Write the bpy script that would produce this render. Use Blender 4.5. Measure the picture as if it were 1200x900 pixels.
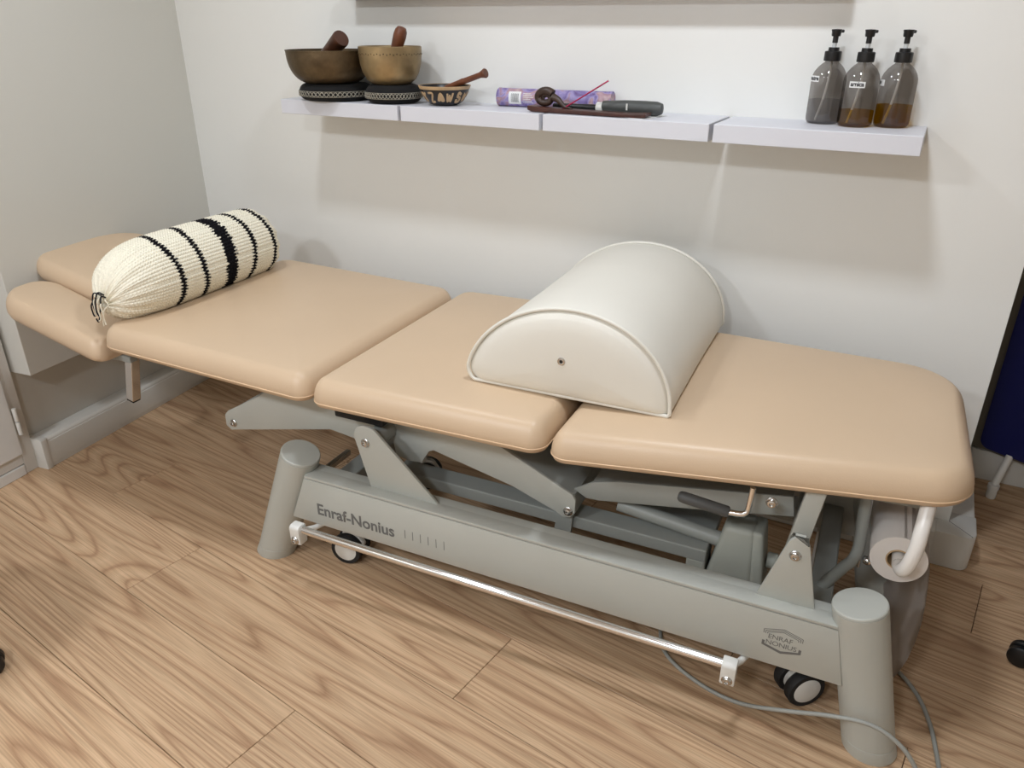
import bpy, bmesh, math, random
from mathutils import Vector, Matrix
for o in list(bpy.data.objects):
    bpy.data.objects.remove(o, do_unlink=True)
scene = bpy.context.scene
COL = scene.collection
PI = math.pi
rnd = random.Random(7)

# ------------------------------------------------------------------ camera
cam_d = bpy.data.cameras.new('camera')
cam_d.sensor_width = 36.0
cam_d.lens = 898.85 / 1200 * 36.0
cam_d.clip_start = 0.02
cam = bpy.data.objects.new('camera', cam_d)
COL.objects.link(cam)
R = ((0.884069862, -0.200944549, 0.421949957), (0.467347677, 0.375136891, -0.800536359), (0.002574423, 0.904927401, 0.425558188))
cam.matrix_world = Matrix(((R[0][0], R[0][1], R[0][2], 0), (R[1][0], R[1][1], R[1][2], 0), (R[2][0], R[2][1], R[2][2], 1.28), (0, 0, 0, 1)))
scene.camera = cam

# ------------------------------------------------------------------ world, lights, exposure
world = bpy.data.worlds.new('world'); scene.world = world
world.use_nodes = True
world.node_tree.nodes['Background'].inputs[0].default_value = (0.9, 0.95, 1.0, 1)
world.node_tree.nodes['Background'].inputs[1].default_value = 0.05
vs = scene.view_settings
vs.view_transform = 'Standard'; vs.look = 'None'; vs.gamma = 1.0; vs.use_curve_mapping = False
vs.exposure = 0.0
CEIL = 2.22
LAMPS = [  # x, y, size, watts, colour
    ((-1.50, 1.14), 0.16, 6.8, (0.90, 0.97, 1.06)),
    ((-0.33, 1.14), 0.16, 11.0, (0.90, 0.97, 1.06)),
    ((-0.40, -1.0), 0.28, 26.0, (0.90, 0.97, 1.06)),
    ((-1.65, -0.9), 0.28, 28.0, (0.90, 0.97, 1.06)),
]
for (lx_, ly_), sz, w, c in LAMPS:
    ld = bpy.data.lights.new('ceiling_lamp_light', 'AREA')
    ld.shape = 'SQUARE'; ld.size = sz; ld.energy = w; ld.color = c
    lo = bpy.data.objects.new('ceiling_lamp_light', ld); COL.objects.link(lo)
    lo.location = (lx_, ly_, CEIL - 0.032)

# ------------------------------------------------------------------ materials
def lin(c):
    c = c / 255.0
    return c / 12.92 if c <= 0.04045 else ((c + 0.055) / 1.055) ** 2.4
def rgb(r, g, b): return (lin(r), lin(g), lin(b), 1.0)

def mat(name, col, rough=0.5, metal=0.0, bump=0.0, bscale=200.0, vary=0.0, vscale=6.0, spec=0.5, coat=0.0):
    m = bpy.data.materials.new(name); m.use_nodes = True
    nt = m.node_tree; b = nt.nodes['Principled BSDF']
    b.inputs['Base Color'].default_value = col
    b.inputs['Roughness'].default_value = rough
    b.inputs['Metallic'].default_value = metal
    b.inputs['Specular IOR Level'].default_value = spec
    b.inputs['Coat Weight'].default_value = coat
    tc = nt.nodes.new('ShaderNodeTexCoord')
    if vary > 0:
        n = nt.nodes.new('ShaderNodeTexNoise'); n.inputs['Scale'].default_value = vscale; n.inputs['Detail'].default_value = 5
        nt.links.new(tc.outputs['Object'], n.inputs['Vector'])
        mr = nt.nodes.new('ShaderNodeMapRange'); mr.inputs[1].default_value = 0.3; mr.inputs[2].default_value = 0.7
        mr.inputs[3].default_value = 1 - vary; mr.inputs[4].default_value = 1 + vary
        nt.links.new(n.outputs['Fac'], mr.inputs[0])
        mx = nt.nodes.new('ShaderNodeMix'); mx.data_type = 'RGBA'; mx.blend_type = 'MULTIPLY'
        mx.inputs[0].default_value = 1; mx.inputs[6].default_value = col
        nt.links.new(mr.outputs[0], mx.inputs[7]); nt.links.new(mx.outputs[2], b.inputs['Base Color'])
    if bump > 0:
        n2 = nt.nodes.new('ShaderNodeTexNoise'); n2.inputs['Scale'].default_value = bscale; n2.inputs['Detail'].default_value = 3
        nt.links.new(tc.outputs['Object'], n2.inputs['Vector'])
        bp = nt.nodes.new('ShaderNodeBump'); bp.inputs['Strength'].default_value = bump; bp.inputs['Distance'].default_value = 0.002
        nt.links.new(n2.outputs['Fac'], bp.inputs['Height']); nt.links.new(bp.outputs[0], b.inputs['Normal'])
    return m

M = {}
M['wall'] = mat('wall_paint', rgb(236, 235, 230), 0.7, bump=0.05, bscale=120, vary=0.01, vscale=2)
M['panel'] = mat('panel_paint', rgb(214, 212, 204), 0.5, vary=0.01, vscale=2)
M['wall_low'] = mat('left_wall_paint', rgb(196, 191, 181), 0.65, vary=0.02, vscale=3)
M['trunk'] = mat('trunking_plastic', rgb(216, 214, 207), 0.45, vary=0.015, vscale=6)
M['trim'] = mat('door_paint', rgb(214, 210, 203), 0.5, vary=0.015, vscale=5)
M['ceil'] = mat('ceiling_paint', rgb(235, 234, 230), 0.8, vary=0.01)
M['shelf'] = mat('shelf_foil', rgb(217, 217, 223), 0.42, vary=0.008, vscale=9)
M['tan'] = mat('tan_vinyl', rgb(210, 184, 154), 0.38, bump=0.10, bscale=420, vary=0.03, vscale=3, spec=0.45)
M['tanpipe'] = mat('tan_piping', rgb(226, 194, 158), 0.45, vary=0.03, vscale=30)
M['white_vinyl'] = mat('white_vinyl', rgb(228, 224, 213), 0.42, bump=0.06, bscale=350, vary=0.015, vscale=5)
M['grey'] = mat('grey_enamel', rgb(180, 181, 173), 0.42, bump=0.03, bscale=600, vary=0.02, vscale=8)
M['grey2'] = mat('dark_grey_enamel', rgb(150, 152, 146), 0.4, bump=0.03, bscale=600, vary=0.03, vscale=8)
M['motor'] = mat('motor_housing_plastic', rgb(165, 167, 157), 0.5, bump=0.05, bscale=300, vary=0.03, vscale=12)
M['ink'] = mat('grey_print', rgb(104, 104, 102), 0.5, vary=0.02)
M['chrome'] = mat('chrome', (0.78, 0.77, 0.76, 1), 0.12, 1.0, vary=0.02)
M['steel'] = mat('steel', (0.55, 0.54, 0.52, 1), 0.25, 1.0, vary=0.03)
M['black'] = mat('black_plastic', rgb(16, 16, 17), 0.4, vary=0.1)
M['rubber'] = mat('black_rubber', rgb(26, 26, 26), 0.7, vary=0.1)
M['grip'] = mat('dark_grey_rubber_grip', rgb(78, 79, 78), 0.55, vary=0.05)
M['whitep'] = mat('white_plastic', rgb(222, 221, 215), 0.35, vary=0.01)
M['whitemetal'] = mat('white_tube_enamel', rgb(232, 228, 222), 0.25, vary=0.01)
M['paper'] = mat('white_paper', rgb(222, 214, 206), 0.85, bump=0.08, bscale=150, vary=0.015)
M['groove'] = mat('groove_shadow_gap', rgb(60, 60, 58), 0.8, vary=0.05)
M['mallet'] = mat('dark_wood', rgb(74, 42, 26), 0.42, bump=0.1, bscale=60, vary=0.3, vscale=40)
M['mallet2'] = mat('red_brown_wood', rgb(106, 60, 36), 0.4, bump=0.08, bscale=60, vary=0.25, vscale=40)
M['bronze'] = mat('dark_bronze', rgb(98, 82, 60), 0.45, 0.7, bump=0.5, bscale=90, vary=0.35, vscale=22)
M['bronze2'] = mat('hammered_brass', rgb(158, 136, 100), 0.4, 0.7, bump=0.5, bscale=45, vary=0.28, vscale=18)
M['velvet'] = mat('black_velvet', rgb(13, 12, 13), 0.95, bump=0.2, bscale=300, vary=0.1)
M['braid'] = mat('silver_braid', rgb(150, 145, 132), 0.5, 0.3, vary=0.3, vscale=150)
M['lacquer'] = mat('black_lacquer', rgb(24, 22, 22), 0.35, vary=0.15)
M['tanwood'] = mat('tan_painted_wood', rgb(186, 156, 118), 0.5, bump=0.1, bscale=80, vary=0.15, vscale=30)
M['incense'] = mat('incense_holder_wood', rgb(70, 36, 26), 0.4, bump=0.1, bscale=70, vary=0.3, vscale=35)
M['leafb'] = mat('carved_dark_wood', rgb(58, 40, 31), 0.4, bump=0.3, bscale=90, vary=0.3, vscale=60)
M['magenta'] = mat('magenta_stick', rgb(168, 22, 74), 0.55, vary=0.05)
M['lighter'] = mat('grey_lighter_plastic', rgb(72, 74, 72), 0.45, vary=0.04)
M['whitepaint'] = mat('white_label', rgb(232, 232, 230), 0.6, vary=0.01)
M['labelink'] = mat('label_ink', rgb(34, 34, 38), 0.6, vary=0.02)
M['blue'] = mat('navy_vinyl', rgb(18, 26, 96), 0.5, bump=0.08, bscale=300, vary=0.04)
M['frame'] = mat('taupe_frame', rgb(120, 114, 100), 0.5, vary=0.04)
M['cable'] = mat('grey_cable', rgb(150, 150, 143), 0.5, vary=0.05, vscale=15)
M['subfloor'] = mat('plank_joint', rgb(52, 38, 28), 0.9, vary=0.1)
M['stem'] = mat('clear_stem', rgb(205, 208, 208), 0.2, vary=0.02)

def glassy(name, tint, gloss=0.10, rough=0.05):
    m = bpy.data.materials.new(name); m.use_nodes = True
    nt = m.node_tree; nt.nodes.clear()
    out = nt.nodes.new('ShaderNodeOutputMaterial')
    tr = nt.nodes.new('ShaderNodeBsdfTransparent'); tr.inputs[0].default_value = tint
    gl = nt.nodes.new('ShaderNodeBsdfGlossy'); gl.inputs['Roughness'].default_value = rough
    nz = nt.nodes.new('ShaderNodeTexNoise'); nz.inputs['Scale'].default_value = 30
    mr = nt.nodes.new('ShaderNodeMapRange'); mr.inputs[3].default_value = gloss * 0.9; mr.inputs[4].default_value = gloss * 1.1
    nt.links.new(nz.outputs['Fac'], mr.inputs[0])
    mx = nt.nodes.new('ShaderNodeMixShader')
    nt.links.new(mr.outputs[0], mx.inputs[0]); nt.links.new(tr.outputs[0], mx.inputs[1]); nt.links.new(gl.outputs[0], mx.inputs[2])
    nt.links.new(mx.outputs[0], out.inputs[0])
    return m
M['smoke'] = glassy('smoked_plastic', (0.62, 0.60, 0.585, 1), 0.07)
M['amber'] = glassy('amber_oil', (0.84, 0.60, 0.03, 1), 0.03)
M['clearliq'] = glassy('grey_liquid', (0.86, 0.86, 0.87, 1), 0.03)
M['dip'] = mat('dip_tube', rgb(232, 230, 222), 0.3, vary=0.05)

def emit(name, col, s):
    m = bpy.data.materials.new(name); m.use_nodes = True
    b = m.node_tree.nodes['Principled BSDF']
    b.inputs['Base Color'].default_value = (0.9, 0.9, 0.9, 1)
    b.inputs['Emission Color'].default_value = col; b.inputs['Emission Strength'].default_value = s
    return m
M['lamp'] = emit('lamp_diffuser', (0.95, 0.97, 1.0, 1), 2.0)

def wood_floor():
    m = bpy.data.materials.new('oak_planks'); m.use_nodes = True
    nt = m.node_tree; N = nt.nodes.new; L = nt.links.new
    b = nt.nodes['Principled BSDF']
    tc = N('ShaderNodeTexCoord'); oi = N('ShaderNodeObjectInfo')
    sc = N('ShaderNodeVectorMath'); sc.operation = 'SCALE'; sc.inputs[0].default_value = (37.1, 11.7, 23.3)
    L(oi.outputs['Random'], sc.inputs['Scale'])
    add = N('ShaderNodeVectorMath'); add.operation = 'ADD'
    L(tc.outputs['Object'], add.inputs[0]); L(sc.outputs[0], add.inputs[1])
    # broad distortion that bends the growth rings into cathedral shapes
    mp0 = N('ShaderNodeMapping'); mp0.inputs['Scale'].default_value = (0.5, 7.0, 1)
    L(add.outputs[0], mp0.inputs[0])
    nd = N('ShaderNodeTexNoise'); nd.inputs['Scale'].default_value = 1.0; nd.inputs['Detail'].default_value = 1.2; nd.inputs['Roughness'].default_value = 0.4
    L(mp0.outputs[0], nd.inputs['Vector'])
    ring = N('ShaderNodeMath'); ring.operation = 'MULTIPLY'; ring.inputs[1].default_value = 22.0
    L(nd.outputs['Fac'], ring.inputs[0])
    frac = N('ShaderNodeMath'); frac.operation = 'PINGPONG'; frac.inputs[1].default_value = 0.5
    L(ring.outputs[0], frac.inputs[0])
    # fine pores, long streaks
    mp1 = N('ShaderNodeMapping'); mp1.inputs['Scale'].default_value = (7.0, 330.0, 1)
    L(add.outputs[0], mp1.inputs[0])
    nf = N('ShaderNodeTexNoise'); nf.inputs['Scale'].default_value = 1.0; nf.inputs['Detail'].default_value = 3; nf.inputs['Distortion'].default_value = 0.4
    L(mp1.outputs[0], nf.inputs['Vector'])
    mp2 = N('ShaderNodeMapping'); mp2.inputs['Scale'].default_value = (1.6, 60.0, 1)
    L(add.outputs[0], mp2.inputs[0])
    nm = N('ShaderNodeTexNoise'); nm.inputs['Scale'].default_value = 1.0; nm.inputs['Detail'].default_value = 4
    L(mp2.outputs[0], nm.inputs['Vector'])
    r1 = N('ShaderNodeValToRGB')
    r1.color_ramp.elements[0].position = 0.0; r1.color_ramp.elements[0].color = rgb(170, 135, 104)
    r1.color_ramp.elements[1].position = 0.5; r1.color_ramp.elements[1].color = rgb(207, 176, 142)
    q_ = r1.color_ramp.elements.new(0.14); q_.color = rgb(196, 163, 129)
    L(frac.outputs[0], r1.inputs[0])
    r2 = N('ShaderNodeValToRGB')
    r2.color_ramp.elements[0].position = 0.34; r2.color_ramp.elements[0].color = (0.60, 0.56, 0.52, 1)
    r2.color_ramp.elements[1].position = 0.62; r2.color_ramp.elements[1].color = (1.08, 1.07, 1.06, 1)
    L(nf.outputs['Fac'], r2.inputs[0])
    r3 = N('ShaderNodeValToRGB')
    r3.color_ramp.elements[0].position = 0.3; r3.color_ramp.elements[0].color = (0.90, 0.88, 0.86, 1)
    r3.color_ramp.elements[1].position = 0.7; r3.color_ramp.elements[1].color = (1.08, 1.08, 1.08, 1)
    L(nm.outputs['Fac'], r3.inputs[0])
    m1 = N('ShaderNodeMix'); m1.data_type = 'RGBA'; m1.blend_type = 'MULTIPLY'; m1.inputs[0].default_value = 0.55
    L(r1.outputs[0], m1.inputs[6]); L(r2.outputs[0], m1.inputs[7])
    m2 = N('ShaderNodeMix'); m2.data_type = 'RGBA'; m2.blend_type = 'MULTIPLY'; m2.inputs[0].default_value = 0.9
    L(m1.outputs[2], m2.inputs[6]); L(r3.outputs[0], m2.inputs[7])
    hs = N('ShaderNodeHueSaturation')
    vr = N('ShaderNodeMapRange'); vr.inputs[3].default_value = 0.93; vr.inputs[4].default_value = 1.07
    L(oi.outputs['Random'], vr.inputs[0]); L(vr.outputs[0], hs.inputs['Value']); L(m2.outputs[2], hs.inputs['Color'])
    L(hs.outputs[0], b.inputs['Base Color'])
    b.inputs['Roughness'].default_value = 0.5
    b.inputs['Specular IOR Level'].default_value = 0.35
    bp = N('ShaderNodeBump'); bp.inputs['Strength'].default_value = 0.25; bp.inputs['Distance'].default_value = 0.001
    L(nf.outputs['Fac'], bp.inputs['Height']); L(bp.outputs[0], b.inputs['Normal'])
    return m
M['oak'] = wood_floor()

def attr_mat(name, rough=0.85):
    m = bpy.data.materials.new(name); m.use_nodes = True
    nt = m.node_tree; b = nt.nodes['Principled BSDF']
    a = nt.nodes.new('ShaderNodeVertexColor'); a.layer_name = 'yarn'
    n = nt.nodes.new('ShaderNodeTexNoise'); n.inputs['Scale'].default_value = 260; n.inputs['Detail'].default_value = 2
    tc = nt.nodes.new('ShaderNodeTexCoord'); nt.links.new(tc.outputs['Object'], n.inputs['Vector'])
    mr = nt.nodes.new('ShaderNodeMapRange'); mr.inputs[3].default_value = 0.82; mr.inputs[4].default_value = 1.14
    nt.links.new(n.outputs['Fac'], mr.inputs[0])
    mx = nt.nodes.new('ShaderNodeMix'); mx.data_type = 'RGBA'; mx.blend_type = 'MULTIPLY'; mx.inputs[0].default_value = 1
    nt.links.new(a.outputs[0], mx.inputs[6]); nt.links.new(mr.outputs[0], mx.inputs[7])
    nt.links.new(mx.outputs[2], b.inputs['Base Color'])
    b.inputs['Roughness'].default_value = rough
    b.inputs['Specular IOR Level'].default_value = 0.15
    return m
M['knit'] = attr_mat('knitted_wool')
M['yarnw'] = mat('cream_yarn', rgb(226, 217, 196), 0.9, vary=0.08, vscale=200)
M['yarnb'] = mat('black_yarn', rgb(24, 22, 28), 0.9, vary=0.1, vscale=200)

def floral():
    m = bpy.data.materials.new('lilac_floral_print'); m.use_nodes = True
    nt = m.node_tree; N = nt.nodes.new; L = nt.links.new
    b = nt.nodes['Principled BSDF']; tc = N('ShaderNodeTexCoord')
    n = N('ShaderNodeTexNoise'); n.inputs['Scale'].default_value = 26; n.inputs['Detail'].default_value = 3; n.inputs['Distortion'].default_value = 1.2
    L(tc.outputs['Object'], n.inputs['Vector'])
    r = N('ShaderNodeValToRGB'); e = r.color_ramp.elements
    e[0].position = 0.30; e[0].color = rgb(96, 74, 116)
    e[1].position = 0.72; e[1].color = rgb(196, 172, 176)
    for p, c in ((0.42, rgb(128, 112, 168)), (0.50, rgb(160, 148, 192)), (0.58, rgb(168, 130, 140))):
        q = e.new(p); q.color = c
    L(n.outputs['Fac'], r.inputs[0]); L(r.outputs[0], b.inputs['Base Color'])
    b.inputs['Roughness'].default_value = 0.45
    return m
M['floral'] = floral()

# ------------------------------------------------------------------ mesh helpers
def link(name, bm, m, parent=None, smooth=None, loc=None):
    me = bpy.data.meshes.new(name)
    bmesh.ops.recalc_face_normals(bm, faces=bm.faces[:])
    if smooth is not None:
        lim = math.radians(smooth)
        for f in bm.faces: f.smooth = True
        for e in bm.edges:
            if len(e.link_faces) == 2 and e.calc_face_angle(0) > lim: e.smooth = False
    bm.to_mesh(me); bm.free()
    me.materials.append(M[m] if isinstance(m, str) else m)
    o = bpy.data.objects.new(name, me); COL.objects.link(o)
    if parent is not None: o.parent = parent
    if loc is not None: o.location = loc
    return o
def tag(o, label, cat, group=None):
    o['label'] = label; o['category'] = cat
    if group: o['group'] = group
    return o
def struct(o, label=None):
    o['kind'] = 'structure'
    if label: o['label'] = label
    return o
def thing(name, label, cat, loc=(0, 0, 0), rotz=0.0, group=None):
    o = bpy.data.objects.new(name, None); COL.objects.link(o)
    o.location = loc; o.rotation_euler = (0, 0, rotz); o.empty_display_size = 0.05
    return tag(o, label, cat, group)
def sub(parent, *objs):
    for o in objs: o.parent = parent

def box(bm, x0, x1, y0, y1, z0, z1, bev=0.0, seg=2):
    t = bmesh.new()
    v = [t.verts.new((x, y, z)) for x in (x0, x1) for y in (y0, y1) for z in (z0, z1)]
    for f in ((0, 1, 3, 2), (4, 6, 7, 5), (0, 4, 5, 1), (2, 3, 7, 6), (0, 2, 6, 4), (1, 5, 7, 3)):
        t.faces.new([v[i] for i in f])
    if bev > 0: bmesh.ops.bevel(t, geom=t.edges[:], offset=bev, segments=seg, profile=0.5, affect='EDGES')
    merge(bm, t); return bm
def merge(bm, t, mtx=None):
    if mtx is not None: bmesh.ops.transform(t, matrix=mtx, verts=t.verts[:])
    mp = {}
    for v in t.verts: mp[v] = bm.verts.new(v.co)
    for f in t.faces:
        try: bm.faces.new([mp[v] for v in f.verts])
        except ValueError: pass
    t.free()
def prism(bm, pts, a0, a1, axis='y', bev=0.0, seg=2):
    """outline in the plane across axis (y: x,z ; z: x,y ; x: y,z), extruded a0..a1"""
    t = bmesh.new()
    def P(p, a):
        return {'y': (p[0], a, p[1]), 'z': (p[0], p[1], a), 'x': (a, p[0], p[1])}[axis]
    lo = [t.verts.new(P(p, a0)) for p in pts]; hi = [t.verts.new(P(p, a1)) for p in pts]
    t.faces.new(lo); t.faces.new(hi[::-1]); n = len(pts)
    for i in range(n): t.faces.new((lo[i], hi[i], hi[(i + 1) % n], lo[(i + 1) % n]))
    bmesh.ops.recalc_face_normals(t, faces=t.faces[:])
    if bev > 0:
        es = [e for e in t.edges if len(e.link_faces) == 2 and e.calc_face_angle(0) > 0.35]
        bmesh.ops.bevel(t, geom=es, offset=bev, segments=seg, profile=0.5, affect='EDGES', clamp_overlap=True)
    merge(bm, t); return bm
def rpoly(corners, n=6):
    """rounded polygon: corners = [(x, y, r)]"""
    out = []; k = len(corners)
    for i in range(k):
        p = Vector(corners[i][:2]); r = corners[i][2]
        a = (Vector(corners[i - 1][:2]) - p).normalized(); b = (Vector(corners[(i + 1) % k][:2]) - p).normalized()
        if r <= 1e-6: out.append((p.x, p.y)); continue
        ang = a.angle(b); d = r / math.tan(ang / 2)
        c = p + (a + b).normalized() * (r / math.sin(ang / 2))
        s = p + a * d - c; e = p + b * d - c
        a0 = math.atan2(s.y, s.x); a1 = math.atan2(e.y, e.x)
        while a1 - a0 > PI: a1 -= 2 * PI
        while a1 - a0 < -PI: a1 += 2 * PI
        for j in range(n + 1):
            t = a0 + (a1 - a0) * j / n
            out.append((c.x + r * math.cos(t), c.y + r * math.sin(t)))
    return out
def frame_of(d):
    d = Vector(d).normalized()
    u = Vector((0, 0, 1)) if abs(d.z) < 0.9 else Vector((1, 0, 0))
    u = (u - d * u.dot(d)).normalized(); return u, d.cross(u)
def tube(bm, pts, r, n=12, caps=True, sm=0):
    pts = [Vector(p) for p in pts]
    if sm: pts = smooth_path(pts, sm)
    k = len(pts); rs = r if isinstance(r, (list, tuple)) else [r] * k
    d0 = (pts[1] - pts[0]).normalized(); u, w = frame_of(d0); rings = []
    for i, p in enumerate(pts):
        d = (pts[min(i + 1, k - 1)] - pts[max(i - 1, 0)]).normalized()
        u = (u - d * u.dot(d)).normalized(); w = d.cross(u)
        rings.append([bm.verts.new(p + (u * math.cos(2 * PI * j / n) + w * math.sin(2 * PI * j / n)) * rs[i]) for j in range(n)])
    for a, b in zip(rings, rings[1:]):
        for j in range(n): bm.faces.new((a[j], a[(j + 1) % n], b[(j + 1) % n], b[j]))
    if caps: bm.faces.new(rings[0][::-1]); bm.faces.new(rings[-1])
    return bm
def smooth_path(pts, per):
    out = []; k = len(pts)
    for i in range(k - 1):
        p0 = pts[max(i - 1, 0)]; p1 = pts[i]; p2 = pts[i + 1]; p3 = pts[min(i + 2, k - 1)]
        for j in range(per):
            t = j / per
            out.append(0.5 * ((2 * p1) + (p2 - p0) * t + (2 * p0 - 5 * p1 + 4 * p2 - p3) * t * t + (3 * p1 - p0 - 3 * p2 + p3) * t ** 3))
    out.append(pts[-1]); return out
def cyl(bm, a, b, r, n=24, bev=0.0):
    a = Vector(a); b = Vector(b); L_ = (b - a).length
    if bev <= 0: return tube(bm, [a, b], r, n)
    d = (b - a).normalized()
    return tube(bm, [a, a + d * bev * 0.3, a + d * bev, b - d * bev, b - d * bev * 0.3, b], [r - bev, r - bev * 0.3, r, r, r - bev * 0.3, r - bev], n)
def lathe(bm, prof, n=40, c=(0, 0, 0), axis=None):
    """prof = [(r, z)], closed ends where r == 0; axis = Matrix to place"""
    t = bmesh.new(); rings = []
    for r, z in prof:
        if r < 1e-6: rings.append([t.verts.new((0, 0, z))])
        else: rings.append([t.verts.new((r * math.cos(2 * PI * j / n), r * math.sin(2 * PI * j / n), z)) for j in range(n)])
    for a, b in zip(rings, rings[1:]):
        for j in range(n):
            q = [a[j % len(a)], a[(j + 1) % len(a)], b[(j + 1) % len(b)], b[j % len(b)]]
            s = []
            for v in q:
                if v not in s: s.append(v)
            if len(s) >= 3: t.faces.new(s)
    mt = Matrix.Translation(Vector(c))
    if axis is not None: mt = mt @ axis.to_4x4()
    merge(bm, t, mt); return bm
def along(d):
    """rotation that takes +z to d"""
    return Vector((0, 0, 1)).rotation_difference(Vector(d).normalized()).to_matrix()
def pad(outline, th, e=0.03, crown=0.006, lower=0.012, zf=lambda x, y: 0.0, hole=None, rings=7):
    """upholstered pad over a plan outline; zf gives the height of its underside"""
    bm = bmesh.new(); n = len(outline)
    P = [Vector(p) for p in outline]
    area = sum(P[i].x * P[(i + 1) % n].y - P[(i + 1) % n].x * P[i].y for i in range(n))
    if area < 0: P.reverse()
    def normals(Q):
        N = []
        for i in range(len(Q)):
            d = (Q[(i + 1) % n] - Q[i - 1]).normalized(); N.append(Vector((-d.y, d.x)))
        return N
    NN = normals(P)
    loops = []
    def ring(inset, z): loops.append([(P[i].x + NN[i].x * inset, P[i].y + NN[i].y * inset, z) for i in range(n)])
    ring(0.014, 0.0); ring(0.004, 0.003); ring(0.0, lower)
    k = 7
    for j in range(1, k + 1):
        a = PI / 2 * j / k
        ring(e * (1 - math.cos(a)) * 0.95, lower + (th - lower) * math.sin(a))
    last = loops[-1]; c = Vector((sum(p[0] for p in last) / n, sum(p[1] for p in last) / n))
    if hole is None:
        for j in range(1, rings):
            s = 1 - j / rings
            loops.append([(c.x + (p[0] - c.x) * s, c.y + (p[1] - c.y) * s, th + crown * (1 - s * s)) for p in last])
    else:
        hx, hy, ha, hb = hole
        H = []
        for p in last:
            t = math.atan2((p[1] - hy) / hb, (p[0] - hx) / ha); H.append(t)
        for s in (0.25, 0.5, 0.75, 0.92, 1.0):
            zz = th + crown * math.sin(PI * s) - (0.012 if s == 1.0 else 0.003 if s > 0.9 else 0)
            loops.append([(p[0] + (hx + ha * math.cos(t) - p[0]) * s, p[1] + (hy + hb * math.sin(t) - p[1]) * s, zz) for p, t in zip(last, H)])
        loops.append([(hx + ha * 0.97 * math.cos(t), hy + hb * 0.97 * math.sin(t), 0.0) for t in H])
    V = [[bm.verts.new((x, y, z + zf(x, y))) for x, y, z in lp] for lp in loops]
    for a, b in zip(V, V[1:]):
        for i in range(n): bm.faces.new((a[i], a[(i + 1) % n], b[(i + 1) % n], b[i]))
    if hole is None:
        bm.faces.new(V[0][::-1]); bm.faces.new(V[-1])
    else:
        for i in range(n): bm.faces.new((V[-1][i], V[-1][(i + 1) % n], V[0][(i + 1) % n], V[0][i]))
    return bm
def text_mesh(name, s, size, m, parent, mtx, bold=0.0, depth=0.0004, spacing=1.0, align='LEFT'):
    cu = bpy.data.curves.new(name, 'FONT'); cu.body = s; cu.size = size; cu.offset = bold; cu.extrude = depth
    cu.space_character = spacing; cu.align_x = align; cu.resolution_u = 4
    t = bpy.data.objects.new(name, cu); COL.objects.link(t)
    bpy.context.view_layer.update()
    dg = bpy.context.evaluated_depsgraph_get()
    me = bpy.data.meshes.new_from_object(t.evaluated_get(dg))
    bpy.data.objects.remove(t, do_unlink=True)
    me.name = name; me.transform(mtx)
    me.materials.clear(); me.materials.append(M[m])
    o = bpy.data.objects.new(name, me); COL.objects.link(o); o.parent = parent
    return o
def facing(px, py, pz, sx=1.0, sz=1.0):
    """text plane: x stays x, text-up becomes z, faces -y"""
    return Matrix(((sx, 0, 0, px), (0, 0, -1, py), (0, sz, 0, pz), (0, 0, 0, 1)))
def B(): return bmesh.new()

# ------------------------------------------------------------------ room
WALLY = 2.01
CX = 0.236                     # outer corner where the back wall stops
ALC = 2.53                     # wall of the recess behind it
W0 = Vector((-2.32346, 1.15084, 0)); LA = math.radians(6.953)
fl = link('floor', box(B(), -3.2, 2.6, -2.6, 2.7, -0.06, -0.009), 'subfloor'); struct(fl, 'oak plank floor')
PA = math.radians(-7.655); PU = Vector((math.cos(PA), math.sin(PA), 0)); PV = Vector((-math.sin(PA), math.cos(PA), 0))
PLW, PLL = 0.2125, 1.32
pbm = box(B(), 0.0007, PLL - 0.0007, 0.0007, PLW - 0.0007, -0.008, 0.0, 0.0010, 1)
pme = None
seams = {0: -1.658, 1: -0.78, -1: -1.024, 5: 0.077, 2: -1.30, 3: -0.35, 4: -0.9}
for k in range(-16, 12):
    v0 = 0.673 + k * PLW
    u0 = seams.get(k, (k * 0.47) % PLL)
    for i in range(-4, 5):
        u = u0 + i * PLL
        c = PU * (u + PLL / 2) + PV * (v0 + PLW / 2)
        if c.x < -3.3 or c.x > 2.6 or c.y < -2.5 or c.y > 2.75: continue
        if pme is None:
            o = link('plank', pbm, 'oak', fl, None); pme = o.data
        else:
            o = bpy.data.objects.new('plank', pme); COL.objects.link(o); o.parent = fl
        o.location = PU * u + PV * v0; o.rotation_euler = (0, 0, PA)

struct(link('wall_back', box(B(), -2.75, CX, WALLY, ALC + 0.12, 0, CEIL), 'wall'), 'plain white back wall behind the treatment table')
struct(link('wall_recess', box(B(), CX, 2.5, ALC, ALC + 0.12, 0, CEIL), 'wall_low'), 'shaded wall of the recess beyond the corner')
struct(link('wall_right', box(B(), 2.2, 2.3, -2.3, ALC, 0, CEIL), 'wall'), 'plain white side wall')
struct(link('wall_rear', box(B(), -2.9, 2.3, -2.4, -2.3, 0, CEIL), 'wall'), 'plain white wall opposite the shelves')
struct(link('ceiling', box(B(), -3.2, 2.5, -2.5, 2.7, CEIL, CEIL + 0.08), 'ceil'), 'flat white ceiling')
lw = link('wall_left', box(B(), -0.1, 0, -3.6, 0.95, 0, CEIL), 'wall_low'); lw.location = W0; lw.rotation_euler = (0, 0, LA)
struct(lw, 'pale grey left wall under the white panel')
# big hung panel on the left wall
pn = link('wall_panel', box(B(), 0.0005, 0.086, 0.008, 0.876, 0.324, CEIL - 0.002, 0.002), 'panel')
pn.location = W0; pn.rotation_euler = (0, 0, LA)
tag(pn, 'large plain off-white panel box hung on the left wall', 'wall panel')
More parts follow.
